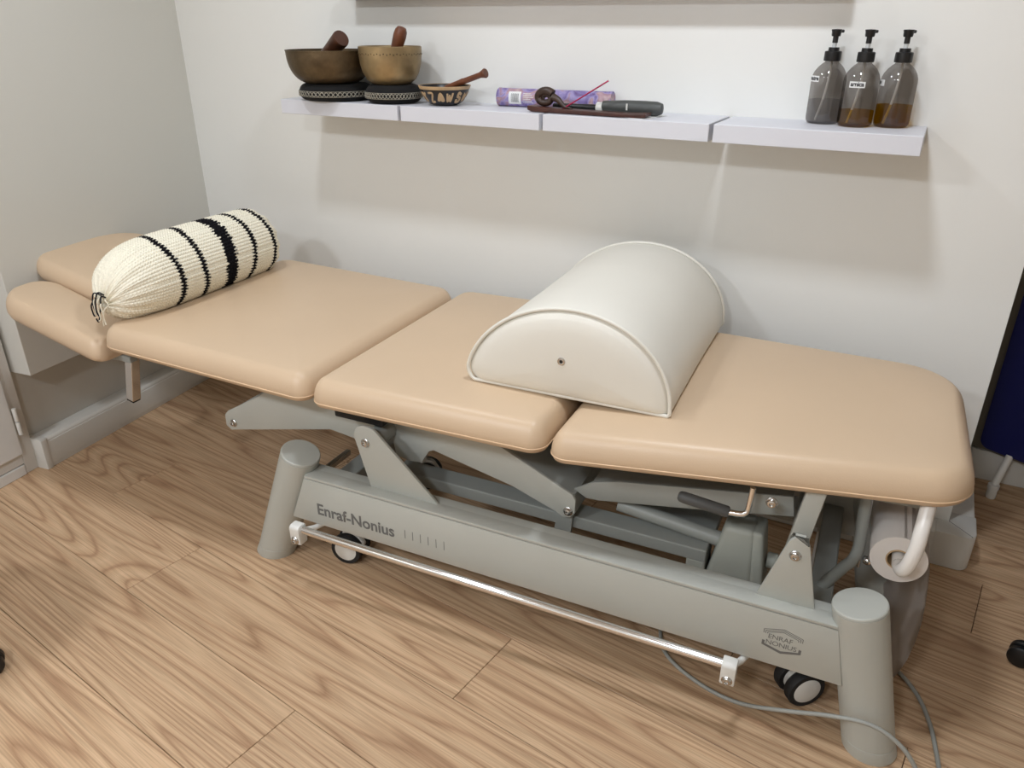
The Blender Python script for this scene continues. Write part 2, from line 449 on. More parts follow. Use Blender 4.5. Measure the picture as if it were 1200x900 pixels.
# trunking along the left wall
tb = B(); prism(tb, [(0.0, 0.0), (0.058, 0.0), (0.058, 0.094), (0.052, 0.1015), (0.0, 0.1015)], 0.012, 0.868, 'y', 0.0015)
tl = link('baseboard_left', tb, 'trunk', None, 30); tl.location = W0; tl.rotation_euler = (0, 0, LA)
struct(tl, 'off-white cable trunking along the foot of the left wall')
link('end_cap', prism(B(), rpoly([(0.0, 0.0, 0.001), (0.062, 0.0, 0.002), (0.062, 0.105, 0.008), (0.0, 0.105, 0.002)], 4), -0.004, 0.016, 'y', 0.0015), 'trunk', tl, 30)
link('lid', prism(B(), rpoly([(0.054, 0.012, 0.001), (0.0605, 0.012, 0.001), (0.0605, 0.088, 0.002), (0.054, 0.088, 0.001)], 3), 0.016, 0.868, 'y'), 'trunk', tl, 30)
# trunking along the back wall, mitred round the corner
def trunk_prof(d, s): return [(0, 0), (d, 0), (d, 0.09), (d - 0.004, 0.099), (d - 0.010, 0.1024), (0, 0.1024)]
tb = B(); box(tb, -2.3, CX + 0.02, WALLY - 0.062, WALLY + 0.001, 0, 0.1015, 0.006, 3)
bb = link('baseboard_back', tb, 'trunk', None, 30); struct(bb, 'off-white cable trunking along the foot of the back wall')
ot = rpoly([(CX - 0.03, WALLY - 0.0635, 0), (CX + 0.0645, WALLY - 0.0635, 0.03), (CX + 0.0645, WALLY + 0.05, 0), (CX, WALLY + 0.05, 0), (CX, WALLY, 0), (CX - 0.03, WALLY, 0)], 6)
link('corner_piece', prism(B(), ot, 0.0, 0.1035, 'z', 0.004), 'trunk', bb, 30)
link('mitre_joint', tube(B(), [(CX + 0.001, WALLY - 0.001, 0.1031), (CX + 0.055, WALLY - 0.054, 0.1031)], 0.0008, 6), 'groove', bb)
tb = box(B(), CX, CX + 0.062, WALLY + 0.05, ALC, 0, 0.1015, 0.006, 3)
struct(link('baseboard_return', tb, 'trunk', None, 30), 'trunking running round the wall corner into the recess')
tb = box(B(), CX + 0.062, 2.2, ALC - 0.05, ALC, 0, 0.1, 0.005, 2)
struct(link('baseboard_recess', tb, 'trunk', None, 30), 'trunking along the recess wall')
# cupboard door on the left wall, this side of the trunking
dr = link('door_1', box(B(), 0.0, 0.020, -0.62, -0.046, 0.074, 1.9, 0.003), 'trim'); dr.location = W0 + Vector((math.cos(LA), math.sin(LA), 0)) * 0.012; dr.rotation_euler = (0, 0, LA)
struct(dr, 'white cupboard door with small hinge beside the trunking')
for z0, z1 in ((0.139, 0.182), (0.1845, 0.228)):
    link('hinge', cyl(B(), (0.024, -0.038, z0), (0.024, -0.038, z1), 0.0065, 14, 0.001), 'whitep', dr, 40)
fr = B()
box(fr, 0.0, 0.018, -0.044, -0.002, 0.0, 1.95, 0.002); box(fr, 0.0, 0.018, -0.66, -0.044, 0.036, 0.072, 0.002)
box(fr, 0.0, 0.018, -0.66, -0.622, 0.072, 1.95, 0.002); box(fr, 0.0, 0.018, -0.622, -0.044, 1.905, 1.95, 0.002)
fo = link('trim_1', fr, 'trim'); fo.location = W0; fo.rotation_euler = (0, 0, LA); struct(fo, 'white frame round the cupboard door')
link('skirting', box(B(), 0.0, 0.022, -0.66, -0.046, 0.0, 0.034, 0.003), 'trim', fo)
# ceiling lamps
for i, ((lx_, ly_), sz, w, c) in enumerate(LAMPS):
    t = thing('ceiling_lamp', ('square ceiling lamp over the head end of the treatment table', 'square ceiling lamp over the foot end of the treatment table', 'square ceiling lamp in the middle of the room', 'square ceiling lamp near the cupboard wall')[i], 'lamp', (lx_, ly_, CEIL))
    fb = B(); s = sz / 2
    for a in ((-s - 0.03, -s, -s - 0.03, s + 0.03), (s, s + 0.03, -s - 0.03, s + 0.03), (-s, s, -s - 0.03, -s), (-s, s, s, s + 0.03)):
        box(fb, a[0], a[1], a[2], a[3], -0.035, 0, 0.002)
    link('frame', fb, 'whitep', t); link('diffuser', box(B(), -s, s, -s, s, -0.02, -0.012), 'lamp', t)

# ------------------------------------------------------------------ shelves
SZ = 1.075; SF = 1.82
xs = [-1.74, -1.313, -0.880, -0.451, -0.018]
names = ['white floating shelf holding the wide dark bronze bowl', 'white floating shelf holding the painted bowl and lilac tube',
         'white floating shelf holding the incense board and lighter', 'white floating shelf holding the three pump bottles']
for i in range(4):
    g0 = 0 if i == 0 else 0.005; g1 = 0 if i == 3 else 0.005
    o = link('floating_shelf', box(B(), xs[i] + g0, xs[i + 1] - g1, SF, WALLY, SZ - 0.040, SZ, 0.0012, 1), 'shelf')
    tag(o, names[i], 'shelf', 'row of floating shelves')
o = link('floating_shelf', box(B(), -1.58, -0.22, 1.945, WALLY, 1.340, 1.380, 0.0012, 1), 'shelf')
tag(o, 'white floating shelf mounted high above the bowls and bottles', 'shelf')

# ------------------------------------------------------------------ singing bowls
def bowl_prof(r, h, rb, th, flare):
    out = []
    for j in range(13):
        t = j / 12
        rr = rb + (r - rb) * (math.sin(t * PI / 2) ** flare); out.append((rr, h * (1 - math.cos(t * PI / 2)) if False else h * t ** 1.6))
    inner = [(max(a - th, 0.0), z + th * (1 - z / h)) for a, z in reversed(out)]
    return [(0, 0)] + out + inner + [(0, th)]
def ring_cushion(name, c, r, h, label):
    t = thing(name, label, 'cushion', c)
    pr = []
    for j in range(25):
        a = -PI / 2 + PI * j / 24
        pr.append((r - h * 0.5 + math.cos(a) * h * 0.5, h * 0.5 + math.sin(a) * h * 0.5))
    link('pad', lathe(B(), [(0, 0.001)] + pr + [(r * 0.6, h * 0.9), (0, h * 0.8)], 48), 'velvet', t, 60)
    bm = B(); n = 52
    for ph in (0, PI):
        pts = []
        for j in range(n * 6 + 1):
            a = 2 * PI * j / (n * 6)
            pts.append(((r + 0.0008) * math.cos(a), (r + 0.0008) * math.sin(a), h * 0.45 + h * 0.12 * math.sin(a * n / 2 + ph)))
        tube(bm, pts, 0.0014, 5, False)
    for dz in (-0.155, 0.155):
        pts = [((r + 0.0004) * math.cos(2 * PI * j / 80), (r + 0.0004) * math.sin(2 * PI * j / 80), h * (0.45 + dz)) for j in range(81)]
        tube(bm, pts, 0.0009, 5, False)
    link('braid_trim', bm, 'braid', t, 60)
    return t
ring_cushion('bowl_cushion', (-1.585, 1.892, SZ), 0.106, 0.046, 'black round cushion with silver braid under the wide dark bowl')
ring_cushion('bowl_cushion', (-1.380, 1.895, SZ), 0.080, 0.049, 'black round cushion with silver braid under the tall brass bowl')
b1 = thing('singing_bowl', 'wide dark bronze singing bowl on a black cushion', 'bowl', (-1.590, 1.880, SZ + 0.044))
link('bowl_body', lathe(B(), bowl_prof(0.122, 0.090, 0.045, 0.004, 0.62), 64), 'bronze', b1, 50)
bm = B()
for z, rr in ((0.072, 0.1195), (0.067, 0.1180)):
    tube(bm, [(rr * math.cos(2 * PI * j / 64), rr * math.sin(2 * PI * j / 64), z) for j in range(65)], 0.0009, 6, False)
link('engraved_line', bm, 'bronze2', b1, 60)
link('rim', lathe(B(), [(0.1175, 0.088), (0.1232, 0.0885), (0.1232, 0.0912), (0.1175, 0.0912), (0.1175, 0.088)], 64), 'bronze', b1, 40)
b2 = thing('singing_bowl', 'tall golden hammered brass singing bowl on a black cushion', 'bowl', (-1.383, 1.892, SZ + 0.046))
pr = [(0, 0), (0.045, 0.0), (0.062, 0.004), (0.080, 0.016), (0.092, 0.034), (0.099, 0.056), (0.102, 0.08), (0.1025, 0.100), (0.100, 0.1015), (0.0965, 0.099), (0.094, 0.06), (0.082, 0.025), (0.05, 0.006), (0, 0.006)]
pr = [(r * 0.853, z) for r, z in pr]
link('bowl_body', lathe(B(), pr, 64), 'bronze2', b2, 50)
bm = B()
for j in range(60):
    a = 2 * PI * j / 60; rr = 0.0872
    lathe(bm, [(0, 0.0012), (0.0016, 0.0006), (0.002, 0)], 6, (rr * math.cos(a), rr * math.sin(a), 0.081 + 0.002 * (j % 2)), along((math.cos(a), math.sin(a), 0)))
link('punched_dots', bm, 'bronze', b2)
# mallets standing in the bowls
def mallet(name, a, b, prof, m, label):
    a = Vector(a); b = Vector(b)
    o = link(name, lathe(B(), prof, 28, (0, 0, 0), along(b - a)), m, None, 40); o.location = a
    return tag(o, label, 'mallet')
L1 = 0.20
mallet('bowl_mallet', (-1.650, 1.885, 1.160), (-1.520, 1.850, 1.238),
       [(0, 0), (0.014, 0.002), (0.016, 0.01), (0.020, 0.10), (0.0235, 0.150), (0.0240, 0.158), (0.0225, 0.163), (0, 0.164)], 'mallet', 'thick dark wooden mallet leaning in the wide bronze bowl')
mallet('bowl_mallet', (-1.392, 1.890, 1.140), (-1.338, 1.885, 1.258),
       [(0, 0), (0.012, 0.002), (0.013, 0.01), (0.0155, 0.08), (0.018, 0.120), (0.0165, 0.133), (0.012, 0.141), (0, 0.144)], 'mallet2', 'reddish wooden mallet leaning in the tall brass bowl')
# painted bowl
pb = thing('painted_bowl', 'small black bowl with pale painted letters and wooden rim', 'bowl', (-1.214, 1.902, SZ))
def pbr(z): return 0.030 + (0.0715 - 0.030) * (min(max(z, 0) / 0.050, 1)) ** 0.52
pr = [(0, 0.0)] + [(pbr(z * 0.005), z * 0.005) for z in range(0, 11)]
link('bowl_body', lathe(B(), pr + [(0.0692, 0.0505), (0.0665, 0.040), (0.05, 0.018), (0.028, 0.007), (0, 0.007)], 56), 'lacquer', pb, 50)
link('rim', lathe(B(), [(pbr(0.043) + 0.0004, 0.043), (0.0722, 0.0505), (0.0722, 0.0515), (0.0700, 0.0515), (0.0690, 0.043), (pbr(0.043) + 0.0004, 0.043)], 56), 'tanwood', pb, 40)
def on_bowl(a, z, out=0.0009):
    rr = pbr(z) + out; return Vector((rr * math.cos(a), rr * math.sin(a), z))
glyphs = [[(0, .9), (.1, .1), (.35, .75), (.55, .1), (.8, .95)], [(.75, .8), (.3, .95), (.2, .6), (.7, .45), (.75, .1), (.2, .05), (.1, .3)], [(0, .05), (.05, .95), (.7, .1), (.75, .95)],
          [(.5, .1), (.45, .6), (.1, .95), (.45, .6), (.85, .95)], [(.05, .95), (.8, .9), (.2, .05), (.85, .12)], [(.1, .2), (.5, .9), (.9, .2), (.25, .5), (.8, .5)]]
for gi in range(14):
    a0 = 2 * PI * gi / 14; g = glyphs[gi % 6]; bm = B()
    pts = [on_bowl(a0 + 0.30 * x, 0.010 + 0.026 * y) for x, y in g]
    pts = smooth_path(pts, 5)
    tube(bm, pts, 0.0038 if gi % 2 else 0.0028, 6)
    for v in bm.verts:                       # press the stroke flat onto the bowl
        rr = math.hypot(v.co.x, v.co.y); k = pbr(v.co.z); d = (rr - k) * 0.25 + 0.0003
        v.co.x *= (k + d) / rr; v.co.y *= (k + d) / rr
    link('painted_letter', bm, 'tanwood', pb, 60)
pm = link('bowl_striker', lathe(B(), [(0, 0), (0.007, 0.001), (0.0075, 0.04), (0.0085, 0.06), (0.0075, 0.065), (0.0075, 0.12), (0.0105, 0.130), (0.0125, 0.136), (0.011, 0.139), (0, 0.139)], 24, (0, 0, 0), along((0.125, -0.01, 0.040))), 'mallet2', None, 40, (-1.208, 1.900, 1.1195))
tag(pm, 'small turned wooden striker resting across the painted bowl', 'striker')
# lilac tube
tp = Vector((-1.072, 1.958, SZ + 0.0235)); td = Vector((0.320, 0.022, 0.0))
tt = thing('cardboard_tube', 'lilac floral cardboard tube lying on the shelf', 'tube', tp)
ax = along(td); TL = td.length; TR = 0.0232
link('tube_body', lathe(B(), [(TR * .93, 0.002), (TR, 0.002), (TR, TL - 0.012), (TR * .93, TL - 0.012)], 40, (0, 0, 0), ax), 'floral', tt, 40)
for z0, z1, nm in ((-0.001, 0.006, 'end_rim'), (TL - 0.012, TL, 'lid')):
    link(nm, lathe(B(), [(0, z0 + 0.001), (TR * 0.95, z0 + 0.001), (TR * 1.02, z0), (TR * 1.02, z1), (TR * 0.95, z1 - 0.001), (0, z1 - 0.001)], 40, (0, 0, 0), ax), 'floral', tt, 40)
def wrap(a, l, out=0.0004): # a: angle about the axis from -y toward +z
    n = td.normalized(); side = Vector((n.y, -n.x, 0))
    return n * l + (side * math.cos(a) + Vector((0, 0, 1)) * math.sin(a)) * (TR + out)
def wrap_patch(a0, a1, l0, l1, out, n=8):
    bm = B(); V = [[bm.verts.new(wrap(a0 + (a1 - a0) * i / n, l, out)) for l in (l0, l1)] for i in range(n + 1)]
    for p, q in zip(V, V[1:]): bm.faces.new((p[0], p[1], q[1], q[0]))
    return bm
lab = link('label', wrap_patch(-0.7, 0.75, 0.036, 0.072, 0.0005), 'whitepaint', tt, 60)
x = 0.044
for wd in (1, .6, 1.4, .6, 1, 1.6, .6, 1.2, .8, 1.4):
    link('barcode_bar', wrap_patch(-0.45, 0.5, x, x + wd * 0.0009, 0.0008, 6), 'labelink', lab); x += 0.0022
for i in range(6):
    link('print_line', wrap_patch(-0.5 + i * 0.2, -0.44 + i * 0.2, 0.078, 0.108 - 0.004 * (i % 3), 0.0006, 1), 'whitepaint', tt)
# paper sheet, incense board, carving, stick, lighter
ps = link('paper_sheet', prism(B(), [(-0.868, 1.90), (-0.615, 1.824), (-0.590, 1.93), (-0.84, 2.00)], SZ + 0.0002, SZ + 0.0014, 'z'), 'whitepaint'); tag(ps, 'white paper sheet lying under the incense board', 'paper')
a = Vector((-0.934, 1.852)); bvec = Vector((-0.612, 1.834)); d = (bvec - a).normalized(); nn = Vector((-d.y, d.x))
ib = thing('incense_holder', 'long dark reddish wooden incense board with curled carving', 'incense holder', (a.x, a.y, SZ + 0.0015), math.atan2(d.y, d.x))
LB = (bvec - a).length
prb = [(-0.0, 0.004), (0.012, 0.0), (LB - 0.012, 0.0), (LB, 0.003), (LB, 0.011), (LB * .8, 0.0085), (LB * .4, 0.0095), (0.06, 0.011), (0.0, 0.014)]
link('board', prism(B(), prb, -0.002, 0.036, 'y', 0.0015), 'incense', ib, 40)
bm = B()
spiral = []
for j in range(40):
    t = j / 39; aa = PI * 0.2 + t * 3.6 * PI / 1.2; rr = 0.021 * (1 - 0.72 * t)
    spiral.append((0.042 + rr * math.cos(aa) * 1.25, 0.017 + 0.006 * t, 0.033 + rr * math.sin(aa) * 0.85))
tube(bm, spiral, [0.0105 - 0.004 * i / 39 for i in range(40)], 10)
tube(bm, [(0.064, 0.017, 0.036), (0.080, 0.016, 0.030), (0.098, 0.016, 0.014), (0.120, 0.016, 0.010)], [0.010, 0.008, 0.005, 0.002], 10)
link('curled_carving', bm, 'leafb', ib, 60)
stk = link('incense_stick', tube(B(), [(0, 0, 0), (0.116, 0.0, 0.068)], 0.0018, 8), 'magenta', None, 60, (-0.836, 1.860, SZ + 0.0125)); tag(stk, 'thin magenta incense stick slanting up from the wooden board', 'incense stick')
lg = thing('gas_lighter', 'grey long-nosed gas lighter lying behind the incense board', 'lighter', (-0.855, 1.905, SZ + 0.0015), math.radians(-2.0))
link('nozzle', cyl(B(), (-0.03, 0, 0.0105), (0.093, 0, 0.0125), 0.0075, 16, 0.001), 'black', lg, 40)
link('band', cyl(B(), (0.092, 0, 0.0135), (0.110, 0, 0.0135), 0.0125, 20, 0.001), 'whitep', lg, 40)
bm = B(); lathe(bm, [(0, 0.108), (0.0128, 0.109), (0.0138, 0.125), (0.0165, 0.17), (0.0172, 0.22), (0.0165, 0.250), (0.0125, 0.262), (0, 0.266)], 28, (0, 0, 0), along((1, 0, 0)))
for v in bm.verts: v.co.z = v.co.z + 0.0172
link('handle', bm, 'lighter', lg, 40)
link('slot', box(B(), 0.176, 0.180, -0.0178, -0.0150, 0.012, 0.027), 'whitep', lg)

# ------------------------------------------------------------------ pump bottles
def bottle(x, y, liq, liqmat, label, txt, la, lz):
    t = thing('pump_bottle', label, 'bottle', (x, y, SZ), 0, 'pump bottles on the end shelf')
    Rb = 0.037
    body = [(0.0, 0.0), (0.028, 0.0), (0.033, 0.002), (0.0362, 0.007), (Rb, 0.014), (Rb, 0.092), (0.0362, 0.100), (0.033, 0.109), (0.027, 0.118), (0.020, 0.125), (0.0145, 0.129), (0.0138, 0.134)]
    link('bottle_body', lathe(B(), body, 40), 'smoke', t, 40)
    q = [(0, 0.0015), (0.030, 0.002), (0.0350, 0.008), (0.0360, 0.014), (0.0360, liq), (0, liq)]
    link('liquid', lathe(B(), q, 40), liqmat, t, 40)
    link('collar', lathe(B(), [(0.0135, 0.131), (0.0176, 0.1315), (0.0180, 0.134), (0.0178, 0.150), (0.0165, 0.1515), (0.0115, 0.152), (0.0113, 0.159), (0, 0.159)], 32), 'black', t, 40)
    link('stem', cyl(B(), (0, 0, 0.158), (0, 0, 0.170), 0.0046, 14), 'stem', t, 40)
    bm = B(); cyl(bm, (0, 0, 0.168), (0, 0, 0.183), 0.0058, 16)
    lathe(bm, [(0, 0.181), (0.0088, 0.181), (0.0098, 0.184), (0.0102, 0.191), (0.0112, 0.193), (0.0108, 0.195), (0, 0.1958)], 24)
    hb = B(); box(hb, 0.006, 0.020, -0.0045, 0.0045, 0.1880, 0.1945, 0.002); merge(bm, hb, Matrix.Rotation(math.radians(55), 4, 'Z'))
    link('pump_head', bm, 'black', t, 40)
    link('dip_tube', tube(B(), [(0, 0, 0.131), (0.0, 0, 0.10), (-0.006, 0, 0.05), (-0.016, 0, 0.006)], 0.0026, 8, True, 4), 'dip', t, 60)
    # label conforming to the body, la = angle of its centre
    hw = 0.0165 / Rb; bm = B(); V = []
    def at(s, z, o): aa = la + s; return Vector(((Rb + o) * math.cos(aa), (Rb + o) * math.sin(aa), z))
    for i in range(11):
        s = -hw + 2 * hw * i / 10; V.append([bm.verts.new(at(s, z, 0.0004)) for z in (lz, lz + 0.0125)])
    for p_, q_ in zip(V, V[1:]): bm.faces.new((p_[0], q_[0], q_[1], p_[1]))
    lo = link('label', bm, 'whitepaint', t, 60)
    to = text_mesh('lettering', txt, 0.0125, 'labelink', lo, Matrix.Identity(4), 0.0004, 0.0, 0.92, 'CENTER')
    for v in to.data.vertices:
        s = v.co.x / Rb; z = lz + 0.0032 + v.co.y; p_ = at(s, z, 0.0007); v.co = p_
    return t
bottle(-0.2345, 1.963, 0.051, 'clearliq', 'smoked pump bottle half full of clear liquid, turned label', 'neutre', math.radians(-142), 0.089)
bottle(-0.1640, 1.937, 0.034, 'amber', 'smoked pump bottle labelled arnica with a little amber oil', 'arnica', math.radians(-97), 0.0815)
bottle(-0.0915, 1.963, 0.046, 'amber', 'smoked pump bottle of amber oil next to the shelf end', 'lav', math.radians(-160), 0.085)

# ------------------------------------------------------------------ treatment table
TB = Vector((-1.341684, 1.192781, 0)); TROT = math.radians(2.854)
T = thing('treatment_table', 'tan upholstered adjustable treatment table on a grey metal base', 'treatment table', TB, TROT)
ZB = 0.494; TH = 0.066
YN, YF = -0.045, 0.682
def cushion(name, corners, zf, th=TH, e=0.034, hole=None, crown=0.006, pipe=True):
    ol = rpoly(corners, 10)
    # densify the long edges
    dense = []
    for i in range(len(ol)):
        p = Vector(ol[i]); q = Vector(ol[(i + 1) % len(ol)]); k = max(1, int((q - p).length / 0.04))
        for j in range(k): dense.append(tuple(p + (q - p) * j / k))
    o = link(name, pad(dense, th, e, crown, 0.014, zf, hole), 'tan', T, 60)
    if pipe:
        pts = [(x, y, zf(x, y) + 0.013) for x, y in dense]; pts.append(pts[0])
        link('piping', tube(B(), pts, 0.0013, 6, False), 'tanpipe', o, 60)
    return o
cushion('back_cushion', [(-0.462, YN, 0.05), (0.200, YN - 0.003, 0.036), (0.200, YF, 0.055), (-0.462, YF, 0.06)], lambda x, y: ZB + 0.018 - 0.027 * (x + 0.46))
cushion('seat_cushion', [(0.208, YN - 0.002, 0.037), (0.781, YN, 0.037), (0.781, YF + 0.012, 0.05), (0.208, YF + 0.01, 0.055)], lambda x, y: ZB - 0.002 + 0.016 * (x - 0.21))
cushion('foot_cushion', [(0.788, YN - 0.002, 0.037), (1.537, 0.064, 0.085), (1.537, 0.575, 0.15), (0.788, YF, 0.05)], lambda x, y: ZB - 0.002 + 0.042 * (x - 0.79))
HT = math.tan(math.radians(13.5))
cushion('head_cushion', [(-0.472, 0.130, 0.035), (-0.472, 0.518, 0.035), (-0.925, 0.522, 0.13), (-0.955, 0.30, 0.4), (-0.935, 0.118, 0.075)],
        lambda x, y: 0.497 + HT * (-0.47 - x), 0.060, 0.032, (-0.70, 0.315, 0.105, 0.055), 0.003, False)
AT = math.tan(math.radians(12.5))
for s in (0, 1):
    f = (lambda y: y) if s == 0 else (lambda y: 0.635 - y)
    cushion('armrest', [(-0.468, f(-0.052), 0.035), (-0.468, f(0.118), 0.035), (-0.873, f(0.134), 0.075), (-0.858, f(-0.046), 0.085)],
            lambda x, y: 0.467 + AT * (-0.47 - x), 0.062, 0.03, None, 0.005, False)
    link('armrest_support', box(B(), -0.62, -0.44, f(0.03) - 0.012, f(0.03) + 0.012, 0.452, 0.470, 0.002), 'grey2', T)
# chrome square tube hanging under the head end
hb_ = link('height_bar', box(B(), -0.0135, 0.0135, -0.0135, 0.0135, -0.180, 0.0, 0.002), 'chrome', T, None, (-0.462, 0.050, 0.495)); hb_.rotation_euler = (0, math.radians(13.5), 0)
link('bar_plug', box(B(), -0.0125, 0.0125, -0.0125, 0.0125, -0.185, -0.179, 0.001), 'black', hb_)

# --- base
def leg(x0, x1, y):
    # leaning round post, flat on the floor, capped square to its axis
    bm = B(); r = 0.0485; n = 40; d = Vector((x1 - x0, 0, 0.322)).normalized(); u = Vector((d.z, 0, -d.x)); w = Vector((0, 1, 0)); R_ = []
    for k, (p, rr, kind) in enumerate([((x0, y, 0.0), r, 0), ((x0, y, 0.004), r + 0.001, 0), ((x0 + d.x / d.z * 0.028, y, 0.028), r, 0), ((x0 + d.x / d.z * 0.0285, y, 0.0285), r - 0.0008, 0), ((x0 + d.x / d.z * 0.0295, y, 0.0295), r - 0.0008, 0), ((x0 + d.x / d.z * 0.030, y, 0.030), r, 0),
                                   ((x1, y, 0.322), r, 1), ((x1 + d.x * .0006, y, 0.322 + d.z * .0006), r - 0.0012, 1), ((x1 + d.x * .0014, y, 0.322 + d.z * .0014), r - 0.0012, 1), ((x1 + d.x * .002, y, 0.322 + d.z * .002), r, 1), ((x1 + d.x * .005, y, 0.322 + d.z * .005), r - 0.0006, 1), ((x1 + d.x * .0068, y, 0.322 + d.z * .0068), r - 0.0025, 1), ((x1 + d.x * .0074, y, 0.322 + d.z * .0074), r - 0.007, 1)]):
        ring_ = []
        for j in range(n):
            a = 2 * PI * j / n; q = Vector(p) + u * (math.cos(a) * rr) + w * (math.sin(a) * rr)
            if kind == 0:
                q -= d * ((q.z - p[2]) / d.z)
            ring_.append(bm.verts.new(q))
        R_.append(ring_)
    for a, b in zip(R_, R_[1:]):
        for j in range(n): bm.faces.new((a[j], a[(j + 1) % n], b[(j + 1) % n], b[j]))
    bm.faces.new(R_[0][::-1]); bm.faces.new(R_[-1])
    o = link('leg', bm, 'grey', T, 25)
    return o
BY = 0.50
for y in (0.0, BY):
    leg(0.0, 0.124, y); leg(1.469, 1.396, y)
def bolt(x, y, z, parent, s=-1):
    bm = B(); lathe(bm, [(0, 0.001), (0.010, 0.001), (0.011, 0.0), (0.011, 0.002), (0.0085, 0.004), (0.0075, 0.007), (0.004, 0.008), (0.0035, 0.005), (0, 0.005)], 20, (x, y, z), along((0, s, 0)))
    link('bolt', bm, 'steel', parent, 40)
for s, y in ((1, 0.0), (-1, BY)):
    o = link('side_beam', prism(B(), [(0.088, 0.150), (0.105, 0.157), (0.148, 0.284), (0.152, 0.288), (1.368, 0.288), (1.372, 0.284), (1.399, 0.157)][1:], y - 0.027, y + 0.030, 'y', 0.003), 'grey', T, 40)
    yy = y - s * 0.0335 if s == 1 else y + 0.0335
    y0, y1 = sorted((y - s * 0.0335, y - s * 0.026))
    link('cover_plate', prism(B(), [(0.1035, 0.155), (0.1545, 0.2795), (1.3685, 0.2795), (1.3955, 0.155)], y0, y1, 'y', 0.0012), 'grey', o, 40)
    link('top_lip', prism(B(), [(0.1550, 0.2815), (0.1570, 0.2885), (1.3665, 0.2885), (1.3680, 0.2815)], y0, y1 + s * 0.03 if s == 1 else y1, 'y', 0.0012), 'grey', o, 40)
    if s == 1: near_beam = o
    # bracket plates standing on the beam
    ya, yb = (-0.004, 0.004) if s == 1 else (BY - 0.004, BY + 0.004)
    b_ = link('pivot_bracket', prism(B(), rpoly([(0.331, 0.286, 0), (0.284, 0.452, 0.030), (0.348, 0.446, 0.030), (0.515, 0.286, 0)], 8), ya, yb, 'y', 0.001), 'grey', T, 40)
    bolt(0.326, ya, 0.405, b_)
    b_ = link('pivot_bracket', prism(B(), rpoly([(1.216, 0.286, 0), (1.262, 0.440, 0.030), (1.290, 0.440, 0.030), (1.323, 0.286, 0)], 8), ya, yb, 'y', 0.001), 'grey', T, 40)
    bolt(1.272, ya, 0.397, b_)
# print on the near beam
FY = -0.0338
to = text_mesh('lettering', 'Enraf-Nonius', 1.0, 'ink', T, Matrix.Identity(4), 0.026, 0.0)
xs_ = [v.co.x for v in to.data.vertices]; ys_ = [v.co.y for v in to.data.vertices]
w_ = max(xs_) - min(xs_); x_min = min(xs_); cap = max(ys_)
for v in to.data.vertices:
    x, y_ = v.co.x, v.co.y
    v.co = ((x - x_min) / w_ * 0.222 + 0.186, FY, 0.1865 + y_ / cap * 0.0315)
to['label'] = 'grey printed maker name'
for i in range(6):
    x = 0.437 + i * 0.0208
    link('tick_mark', box(B(), x, x + 0.0014, FY, FY + 0.0003, 0.192, 0.2155), 'ink', T)
# hexagonal emblem
ex0, ex1, ez0, ez1 = 1.243, 1.315, 0.188, 0.246
exm = (ex0 + ex1) / 2
def flat(pts): return prism(B(), pts, FY, FY + 0.0003, 'y')
def chev_up(k): # thin nested roof lines
    z = ez1 + 0.002 - k * 0.0036; w = 0.0014; xa, xb = ex0 + k * 0.0036, ex1 - k * 0.0036; zs = z - 0.011 + k * 0.0010; zd = ez1 - 0.0185
    return flat([(xa, zd), (xa, zs), (exm, z), (xb, zs), (xb, zd), (xb - w, zd), (xb - w, zs - w * .6), (exm, z - w), (xa + w, zs - w * .6), (xa + w, zd)])
for k in range(3): link('emblem_line', chev_up(k), 'ink', T)
link('emblem_base', flat([(ex0, ez0 + 0.022), (ex0, ez0 + 0.011), (exm, ez0), (ex1, ez0 + 0.011), (ex1, ez0 + 0.022), (ex1 - 0.005, ez0 + 0.022), (ex1 - 0.005, ez0 + 0.0145), (exm, ez0 + 0.006), (ex0 + 0.005, ez0 + 0.0145), (ex0 + 0.005, ez0 + 0.022)]), 'ink', T)
for s, zz, xc in (('ENRAF', 0.2180, exm - 0.004), ('NONIUS', 0.2030, exm - 0.001)):
    e_ = text_mesh('emblem_lettering', s, 0.0165, 'ink', T, facing(xc, FY, zz, 0.95, 0.95), 0.0, 0.0, 0.95, 'CENTER')
